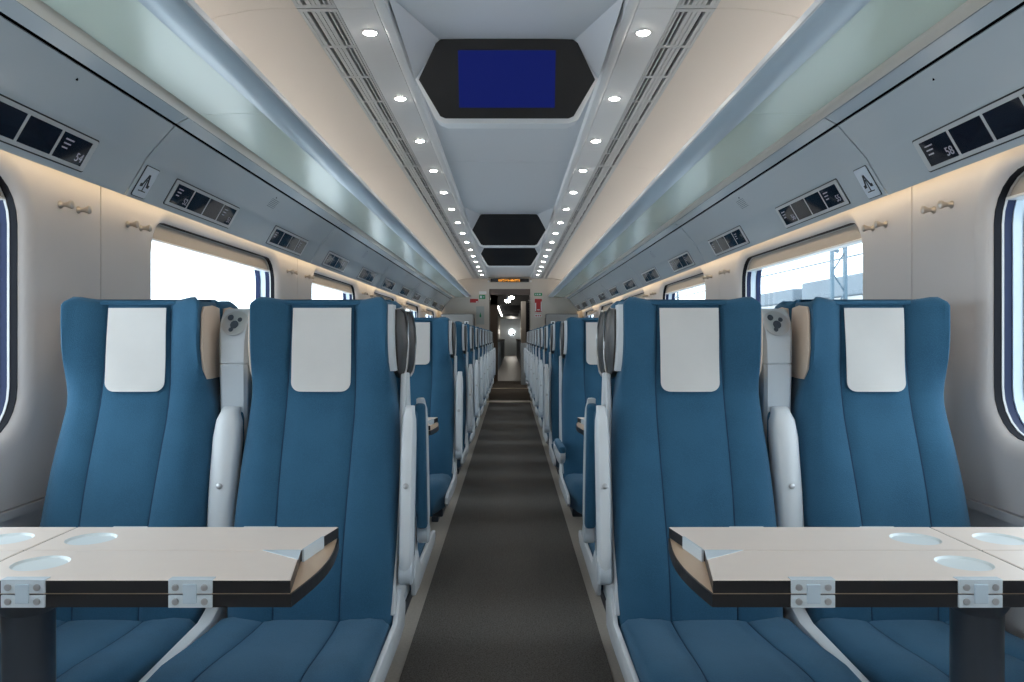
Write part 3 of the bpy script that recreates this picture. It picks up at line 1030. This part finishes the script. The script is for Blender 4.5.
def window_seat(a):
    r = seat_common('train_seat', a)
    obj('inner_wing', wing_cream_mesh(a), r)
    obj('inner_wing', wing_cream_mesh(-a, 0.035), r)
    p = obj('console_post', post_mesh(a * 0.2445), r)
    # oval socket plate tilted on top of the post
    bm = new()
    lathe(bm, [(0.034, 0.0), (0.035, 0.003), (0.030, 0.005)], n=22)
    M = Matrix.Translation((a * 0.2445, 0.151, 1.156)) @ Matrix.Rotation(math.radians(56), 4, 'X') @ Matrix.Diagonal((1.0, 1.15, 1, 1))
    bmesh.ops.transform(bm, matrix=M, verts=bm.verts)
    pl = part('socket_plate', bm, 'steel', p, 40)
    bm = new()
    for (u, v, q) in ((0.0, -0.006, 0.011), (0.012, 0.008, 0.006), (-0.014, 0.014, 0.008), (-0.006, -0.020, 0.006)):
        lathe(bm, [(q, 0.004), (q, 0.0065)], (u, v, 0), 12)
    bmesh.ops.transform(bm, matrix=M, verts=bm.verts)
    part('socket', bm, 'dark_metal', p)
    add_armrest(r, ARMC, (a * 0.2445, 0.045, 0.520), False, -0.17)
    bm = new()
    prism(bm, [(0.08, 0.62), (0.16, 0.62), (0.16, 0.47), (0.05, 0.47), (0.05, 0.54)], a * 0.2250, a * 0.2640, 'x', 0.004)
    part('armrest_bracket', bm, 'grey_plastic', r)
    return r

XA, XWIN = 0.485, 0.974
PROTO = {('a', 1): aisle_seat(1), ('a', -1): aisle_seat(-1), ('al', -1): aisle_seat(-1, True), ('af', 1): aisle_seat(1, False, True), ('af', -1): aisle_seat(-1, False, True), ('w', 1): window_seat(1), ('w', -1): window_seat(-1)}
USED = set()
def place_seat(key, x, y, away, label, group):
    if key in USED:
        o = copy_tree(PROTO[key])
    else:
        USED.add(key); o = PROTO[key]
    o.location = (x, y, 0)
    o.rotation_euler = (0, 0, PI if away else 0)
    tag(o, label, 'seat', group)

ROWS = [(1.90, False), (2.33, True), (3.86, False)] + [(4.93 + 0.95 * k, False) for k in range(9)]
for s in (-1, 1):
    sdw = 'white-window side' if s < 0 else 'overhead-wire side'
    for i, (y, away) in enumerate(ROWS):
        a = -s                       # aisle direction in world
        if i == 0: rw = 'facing the large folded table'
        elif i == 1: rw = 'turned away, back to back with the first seat'
        elif i == 2: rw = 'facing the small distant table'
        else: rw = '%s row behind the seat facing the small table' % ORD[i - 3]
        la = -a if away else a
        ka = ('al', -1) if (s > 0 and i in (2,)) else (('af' if away else 'a'), la)
        place_seat(ka, s * XA, y, away, 'blue aisle seat %s, %s' % (rw, sdw), 'blue aisle seats')
        place_seat(('w', la), s * XWIN, y, away, 'blue window seat %s, %s' % (rw, sdw), 'blue window seats')

# ------------------------------------------------------------------ folding tables
def table(s, yc, label, detail=True):
    r = empty('folding_table', (s * 0.80, yc, 0))
    tag(r, label, 'table', 'folding tables between facing seats')
    X = lambda x: s * (x - 0.80)
    H = 0.157
    # lower slab with softly bulged aisle end
    bm = new()
    n = 12
    end = [(X(0.312 - 0.016 * math.cos(PI / 2 * t)), H * t) for t in [-1 + 2 * k / n for k in range(n + 1)]]
    slab = end + [(X(1.235), H), (X(1.235), -H)]
    prism(bm, slab, 0.7195, 0.7385, 'z')
    part('base_leaf', bm, 'edge_black', r)
    bm = new()
    slab2 = [(x + s * 0.003, y * 0.985) for x, y in end] + [(X(1.232), H * 0.985), (X(1.232), -H * 0.985)]
    prism(bm, slab2, 0.7383, 0.7392, 'z')
    part('leaf_surface', bm, 'wood_core', r)
    # four folded flaps lying on it
    g = 0.0012
    for (nm, q) in (('near', -1), ('far', 1)):
        for (x0e, x0m, x1) in ((0.313, 0.341, 0.8055), (0.8085, 0.8085, 1.232)):
            pl = [(X(x0e), q * H), (X(x0m), q * g), (X(x1), q * g), (X(x1), q * H)]
            bm = new(); prism(bm, pl, 0.7405, 0.7555, 'z')
            f = part('flap', bm, 'edge_black', r)
            d = 0.0006
            # laminate with round cup recesses cut in
            bm = new()
            outer = [(X(x0e) + s * 0.002, q * (H - 0.0015)), (X(x0m) + s * 0.002, q * (g + 0.0004)), (X(x1) - s * 0.0008, q * (g + 0.0004)), (X(x1) - s * 0.0008, q * (H - 0.0015))]
            cx = X(0.735) if x1 < 0.9 else X(0.885)
            cyy = q * 0.073
            cr = 0.042
            ov = [bm.verts.new((*p, 0.7602)) for p in outer]
            cv = [bm.verts.new((cx + cr * math.cos(2 * PI * k / 28), cyy + cr * math.sin(2 * PI * k / 28), 0.7602)) for k in range(28)]
            ee = []
            for vv in (ov, cv):
                for i in range(len(vv)): ee.append(bm.edges.new((vv[i], vv[(i + 1) % len(vv)])))
            bmesh.ops.triangle_fill(bm, use_beauty=True, edges=ee)
            bmesh.ops.delete(bm, geom=[fc for fc in bm.faces if all(v in cv for v in fc.verts)], context='FACES_ONLY')
            bv = [bm.verts.new((x, y, 0.7550)) for x, y in pl]
            mid = [bm.verts.new((x, y, 0.7590)) for x, y in pl]
            for i in range(4):
                j = (i + 1) % 4
                bm.faces.new([ov[i], ov[j], mid[j], mid[i]])
                bm.faces.new([mid[i], mid[j], bv[j], bv[i]]).material_index = 1
            la = part('laminate', bm, 'laminate', f)
            la.data.materials.append(MATS['edge_black'])
            bm = new()
            rows = []
            for (rr, h) in ((cr, 0.7602), (cr - 0.0015, 0.7590), (cr - 0.004, 0.7566), (cr - 0.010, 0.7560), (0.012, 0.7558)):
                rows.append([(cx + rr * math.cos(2 * PI * k / 28), cyy + rr * math.sin(2 * PI * k / 28), h) for k in range(28)])
            R = grid(bm, rows, True)
            bm.faces.new(R[-1])
            part('cup_recess', bm, 'recess_white', f, 30)
            if x1 < 0.9:
                bm = new()
                if q < 0:
                    prism(bm, [(X(0.340), q * g), (X(0.330), q * 0.055), (X(0.352), q * 0.040), (X(0.405), q * g)], 0.7600, 0.7612, 'z')
                else:
                    prism(bm, [(X(0.3395), q * g), (X(0.326), q * 0.085), (X(0.3225), q * 0.085), (X(0.336), q * g)], 0.7400, 0.7612, 'z')
                part('corner_clip', bm, 'clip_white', f)
    # hinges with screws on the two long edges
    for q in (-1, 1):
        for hx in (0.4605, 0.708, 1.02):
            h = empty('hinge'); h.parent = r
            bm = new()
            for z0, z1 in ((0.7197, 0.7385), (0.7405, 0.7606)):
                box(bm, X(hx) - 0.0325, X(hx) + 0.0325, *sorted((q * (H - 0.001), q * (H + 0.0035))), z0, z1, 0.0012)
            if q < 0: box(bm, X(hx) - 0.0325, X(hx) + 0.0325, *sorted((q * (H - 0.012), q * (H + 0.0035))), 0.7598, 0.7612)
            part('hinge', bm, 'clip_white', r)
            hp = r.children[-1]
            bpy.data.objects.remove(h)
            bm = new(); box(bm, X(hx) - 0.010, X(hx) + 0.010, *sorted((q * (H + 0.002), q * (H + 0.0058))), 0.7265, 0.7550, 0.0012)
            part('knuckle', bm, 'pale_frame', hp)
            for dx in (-0.0215, 0.0215):
                for z in (0.7290, 0.7500):
                    bm = new(); lathe(bm, [(0.0052, q * 0.0), (0.0052, q * 0.0015), (0.0035, q * 0.0018)], (X(hx) + dx, q * (H + 0.0032), z), 10, 'y')
                    part('screw', bm, 'steel', hp)
    # turned flange and column under the table
    bm = new(); lathe(bm, [(0.04, 0.66), (0.055, 0.685), (0.105, 0.704), (0.128, 0.713), (0.130, 0.7195)], (X(0.80), 0, 0), 28)
    part('flange', bm, 'dark_metal', r, 40)
    bm = new(); lathe(bm, [(0.040, 0.02), (0.040, 0.67)], (X(0.80), 0, 0), 28)
    part('column', bm, 'dark_metal', r, 40)
    bm = new(); lathe(bm, [(0.11, 0.0), (0.11, 0.010), (0.06, 0.022), (0.046, 0.03)], (X(0.80), 0, 0), 28)
    part('foot', bm, 'dark_metal', r, 40)
    return r
for s in (-1, 1):
    table(s, 1.283, 'large cream-topped folded table with black edges and silver hinges ' + SIDE_WORD[s])
    table(s, 3.25, 'distant cream folded table seen beyond the first armrests ' + SIDE_WORD[s])

# ------------------------------------------------------------------ end wall with doorway
DZ, DW = 1.965, 0.36
we = tag(empty('wall_end'), kind='structure')
bm = new()
box(bm, -1.32, -DW, Y1, Y1 + 0.08, 0, 2.33); box(bm, DW, 1.32, Y1, Y1 + 0.08, 0, 2.33); box(bm, -DW, DW, Y1, Y1 + 0.08, DZ, 2.33)
part('bulkhead', bm, 'end_wall', we)
bm = new()
for s in (-1, 1): box(bm, *sorted((s * DW, s * (DW - 0.012))), Y1 - 0.01, Y1 + 0.09, 0, DZ)
box(bm, -DW, DW, Y1 - 0.01, Y1 + 0.09, DZ - 0.10, DZ)
part('door_lining', bm, 'vestibule_brown', we)
bm = new(); box(bm, -1.32, 1.32, Y0 - 0.08, Y0, 0, 2.33)
tag(part('wall_rear', bm, 'wall_cream'), kind='structure')

sg = empty('led_sign', (0, Y1, 2.115)); tag(sg, 'black sign with orange dot text above the end doorway', 'sign')
bm = new(); box(bm, -0.335, 0.335, -0.06, 0.0, -0.030, 0.030, 0.006); part('case', bm, 'bezel_black', sg)
rnd = random.Random(3)
bm = new()
x = -0.20
while x < 0.16:
    w = rnd.choice((0.010, 0.014, 0.020))
    for zz in (-0.016, -0.008, 0.0, 0.008, 0.016):
        if rnd.random() < 0.72: box(bm, x, x + w, -0.0625, -0.0595, zz - 0.0030, zz + 0.0030)
    x += w + 0.007
d = part('led_matrix', bm, 'led_orange', sg); d['label'] = 'orange light dots'
for s in (-1, 1):
    bm = new(); lathe(bm, [(0.020, 0), (0.020, -0.02), (0.012, -0.035)], (s * 0.37, Y1, 2.10), 14, 'y')
    tag(part('sign_spot', bm, 'frame_white', None, 40), 'small white round fitting at the end of the orange text sign', 'fitting', 'round fittings beside the sign')

def wall_sign(name, x0, x1, z0, z1, m, label, border=None, symbol=None):
    r = empty(name, ((x0 + x1) / 2, Y1, (z0 + z1) / 2)); tag(r, label, 'sign')
    hw, hh = (x1 - x0) / 2, (z1 - z0) / 2
    bm = new(); prism(bm, rrect(-hw, hw, -hh, hh, 0.006, 2), 0, -0.006, 'y'); part('plate', bm, m, r)
    if symbol:
        bm = new()
        for (a0, a1, b0, b1) in symbol[1]:
            box(bm, a0 * hw, a1 * hw, -0.008, -0.0055, b0 * hh, b1 * hh)
        part('symbol', bm, symbol[0], r)
    return r
wall_sign('exit_sign', -0.54, -0.43, 1.79, 1.86, 'safety_green', 'small green exit sign on the end wall above the grey poster', symbol=('sign_white', [(-0.7, -0.1, -0.6, 0.6), (0.2, 0.7, -0.2, 0.2)]))
wall_sign('info_plate', -0.54, -0.41, 1.875, 1.925, 'frame_white', 'white notice strip above the small green exit sign')
wall_sign('fire_sign', -0.70, -0.555, 1.725, 1.79, 'safety_red', 'small red sign on the end wall left of the green exit sign'.replace('left of', 'next to'), symbol=('frame_white', [(0.45, 0.9, -0.9, -0.3)]))
wall_sign('notice_poster', -0.59, -0.45, 1.34, 1.66, 'poster_grey', 'tall grey notice on the end wall below the green exit sign', symbol=('safety_green', [(-0.15, 0.25, -0.2, 0.1), (-0.05, 0.12, 0.1, 0.3)]))
wall_sign('exit_strip', 0.43, 0.57, 1.845, 1.895, 'safety_green', 'wide green strip sign above the red poster', symbol=('sign_white', [(-0.7, -0.5, -0.4, 0.4), (-0.3, 0.0, -0.4, 0.4), (0.2, 0.6, -0.4, 0.4)]))
wall_sign('red_poster', 0.44, 0.565, 1.56, 1.79, 'safety_red', 'tall red and white poster on the end wall under the green strip', symbol=('frame_white', [(-0.95, -0.6, -0.9, 0.4), (0.7, 0.95, -0.9, 0.6), (-0.3, 0.4, -0.75, -0.6)]))
wall_sign('small_plate', 0.44, 0.56, 1.47, 1.52, 'frame_white', 'tiny white plate on the end wall under the red poster', symbol=('safety_red', [(-0.8, -0.4, -0.5, 0.5), (-0.1, 0.2, -0.5, 0.5), (0.5, 0.8, -0.5, 0.5)]))
# end partitions (grey boxes in the corners beside the doorway)
for s in (-1, 1):
    r = empty('corner_cabinet', (s * 0.90, Y1 - 0.22, 0)); tag(r, 'tall grey corner cabinet against the end wall beside the last row ' + SIDE_WORD[s], 'cabinet', 'corner cabinets at the end wall')
    bm = new(); box(bm, -0.28, 0.28, -0.14, 0.205, 0, 1.52, 0.02); part('body', bm, 'cabinet_taupe', r)
    bm = new(); box(bm, *sorted((-s * 0.282, -s * 0.288)), -0.10, 0.17, 0.1, 1.45); part('door', bm, 'vestibule_brown', r)
    bm = new(); box(bm, -s * 0.16 - 0.035, -s * 0.16 + 0.035, -0.146, -0.139, 1.33, 1.39); pl = part('white_label', bm, 'frame_white', r)
    bm = new(); box(bm, -s * 0.16 - 0.016, -s * 0.16 + 0.016, -0.149, -0.145, 1.345, 1.375); part('mark', bm, 'ink', pl)

# ------------------------------------------------------------------ vestibule and the next carriage
VX = 0.62
bm = new(); box(bm, -VX, VX, Y1 + 0.08, 19.3, -0.05, 0.0); tag(part('floor_vestibule', bm, 'carpet_dark'), kind='structure')
bm = new(); box(bm, -VX, VX, 19.3, 46.0, -0.05, 0.002); tag(part('floor_corridor', bm, 'wood_floor'), kind='structure')
bm = new(); box(bm, -VX, VX, Y1 + 0.08, 46.0, 2.20, 2.25); tag(part('ceiling_vestibule', bm, 'vestibule_dark'), kind='structure')
for s, nm in ((-1, 'left'), (1, 'right')):
    bm = new(); box(bm, *sorted((s * VX, s * (VX + 0.05))), Y1 + 0.08, 46.0, 0, 2.25); tag(part('wall_vestibule_' + nm, bm, 'end_wall'), kind='structure')
# second portal
tr = tag(empty('trim_1'), kind='structure')
bm = new(); box(bm, -0.62, -0.31, 19.2, 19.4, 0, 2.2); part('post', bm, 'vestibule_brown', tr)
bm = new(); box(bm, -0.62, 0.62, 19.2, 19.3, 1.93, 2.2); part('lintel', bm, 'vestibule_dark', tr)
r = empty('vestibule_cabinet', (0.43, 18.0, 0)); tag(r, 'tall vestibule cabinet, white door below and black panel above', 'cabinet')
bm = new(); box(bm, -0.17, 0.19, -0.2, 0.2, 0, 0.98, 0.01); bd = part('body', bm, 'vestibule_white', r)
bm = new(); box(bm, -0.145, 0.165, -0.212, -0.199, 0.05, 0.93, 0.003); dr = part('door', bm, 'vestibule_white', r)
bm = new(); lathe(bm, [(0.02, 0), (0.02, -0.02)], (-0.06, -0.212, 0.45), 12, 'y'); part('knob', bm, 'dark_metal', dr)
bm = new(); box(bm, -0.05, 0.19, -0.18, 0.2, 0.98, 1.92, 0.01); part('upper_panel', bm, 'black_rubber', r)
bm = new(); box(bm, -0.17, -0.055, -0.18, 0.2, 0.98, 1.96, 0.01); part('upper_frame', bm, 'cabinet_taupe', r)
# long side counters of the next carriage
for s in (-1, 1):
    r = empty('side_counter', (s * 0.45, 24, 0)); tag(r, 'long pale counter along the corridor beyond the doorway, %s' % ('white-window side' if s < 0 else 'overhead-wire side'), 'counter', 'counters beyond the doorway')
    bm = new(); prism(bm, [(s * (0.15), 3.0), (s * (0.15), 20.0), (s * (-0.13 if s < 0 else -0.10), 20.0), (s * (-0.02 if s < 0 else -0.02), -3.5), (s * 0.15, -3.5)], 0, 0.95, 'z'); part('body', bm, 'vestibule_white', r)
    bm = new(); prism(bm, [(s * 0.15, -3.5), (s * 0.15, 20.0), (s * -0.13, 20.0), (s * -0.03, -3.5)], 0.95, 1.0, 'z'); part('top', bm, 'dark_metal', r)
bm = new(); box(bm, -0.345, -0.305, 20.5, 30.0, 1.93, 1.96)
tag(part('strip_lamp', bm, 'strip_lamp'), 'long glowing strip lamp on the corridor ceiling beyond the doorway', 'lamp')
for i, (x, y, z) in enumerate(((-0.05, 16.2, 1.885), (0.04, 17.6, 2.03))):
    r = empty('vestibule_lamp', (x, y, z)); tag(r, ['low round lit lamp hanging in the vestibule', 'upper lit lamp in the vestibule behind the low one'][i], 'lamp')
    bm = new(); lathe(bm, [(0.02, 0.03), (0.06, 0.02), (0.06, -0.01), (0.03, -0.03)], n=16); part('globe', bm, 'vestibule_lamp', r, 50)
    bm = new(); lathe(bm, [(0.012, 0.03), (0.012, 2.2 - z)], n=10); part('stem', bm, 'dark_metal', r)
bm = new()
for j, yy in enumerate((21, 24, 27)):
    bm = new(); box(bm, -0.28, 0.30, yy, yy + 0.08, 1.86, 2.2); tag(part('ceiling_beam', bm, 'vestibule_dark'), 'dark beam across the corridor ceiling beyond the doorway', 'beam', 'corridor ceiling beams')
dr = tag(empty('door_1', (0.1, 46.0, 0)), kind='structure')
bm = new(); box(bm, -0.72, 0.52, -0.1, 0.0, 0, 2.25); part('leaf', bm, 'vestibule_white', dr)
bm = new(); lathe(bm, [(0.14, -0.1), (0.14, -0.13)], (0.0, 0, 1.42), 24, 'y'); pn = part('round_window', bm, 'vestibule_lamp', dr)  # no lamp: pane borrows lamp emission to stand in for light behind it
bm = new(); lathe(bm, [(0.09, -0.13), (0.09, -0.15)], (0.06, 0, 1.32), 16, 'y'); part('emblem', bm, 'ink', dr)

# ------------------------------------------------------------------ outside, right: tracks, catenary masts, platform wall
bm = new(); box(bm, 1.9, 60, -30, 90, -0.9, -0.8)
tag(part('ground_ballast', bm, 'ballast'), kind='structure')
r = empty('freight_wagons', (11, 20, -0.8)); tag(r, 'long low row of grey freight wagons on a far track outside the window', 'wagon')
for k in range(7):
    y = -22 + k * 14
    bm = new(); box(bm, -1.3, 1.3, y, y + 13.2, 0.9, 3.10, 0.05); w = part('wagon_body', bm, 'wagon_pale', r)
    bm = new(); box(bm, -1.34, 1.34, y, y + 13.2, 3.10, 3.58 + 0.12 * (k % 2), 0.05); part('cover', bm, 'wagon_grey', r)
    for j in range(9):
        bm = new(); box(bm, -1.36, -1.29, y + 0.5 + j * 1.5, y + 0.62 + j * 1.5, 0.95, 2.5); part('rib', bm, 'mast_steel', w)
    bm = new()
    for yy in (y + 2, y + 3.8, y + 9.5, y + 11.3): lathe(bm, [(0.45, -0.1), (0.45, 0.1)], (-0.8, yy, 0.45), 16, 'x')
    part('wheelset', bm, 'dark_metal', r)
for k, y in enumerate((14.5, 33.0, 52.0)):
    r = empty('catenary_mast', (8.0, y + 4, -0.8)); tag(r, ['tall lattice overhead-line mast outside the window, nearest the carriage rows', 'lattice overhead-line mast outside, next one along the track', 'lattice overhead-line mast outside, last one along the track'][k], 'mast', 'overhead line masts')
    bm = new()
    for dx in (-0.16, 0.16): box(bm, dx - 0.035, dx + 0.035, -0.05, 0.05, 0, 8.0)
    for j in range(16):
        z = j * 0.5
        tube(bm, [(-0.16 if j % 2 else 0.16, 0, z), (0.16 if j % 2 else -0.16, 0, z + 0.5)], 0.02, 4)
    part('lattice', bm, 'mast_steel', r)
    bm = new(); tube(bm, [(0, 0, 4.0), (-2.6, 0, 4.9)], 0.05, 6); tube(bm, [(0, 0, 5.6), (-2.6, 0, 4.9)], 0.04, 6); tube(bm, [(-1.2, 0, 4.4), (-2.9, 0, 3.9)], 0.03, 6)
    part('cantilever_arm', bm, 'mast_steel', r)
for k, (x, z) in enumerate(((5.2, 3.2), (5.2, 4.1), (9.5, 3.4), (9.5, 4.6))):
    bm = new(); tube(bm, [(x, -30, z), (x, 0, z - 0.1), (x, 30, z), (x, 60, z - 0.1), (x, 88, z)], 0.025, 5)
    tag(part('overhead_wire', bm, 'mast_steel'), ['lower contact wire over the near track outside', 'upper carrier wire over the near track outside', 'lower contact wire over the wagon track outside', 'upper carrier wire over the wagon track outside'][k], 'wire', 'overhead wires outside')
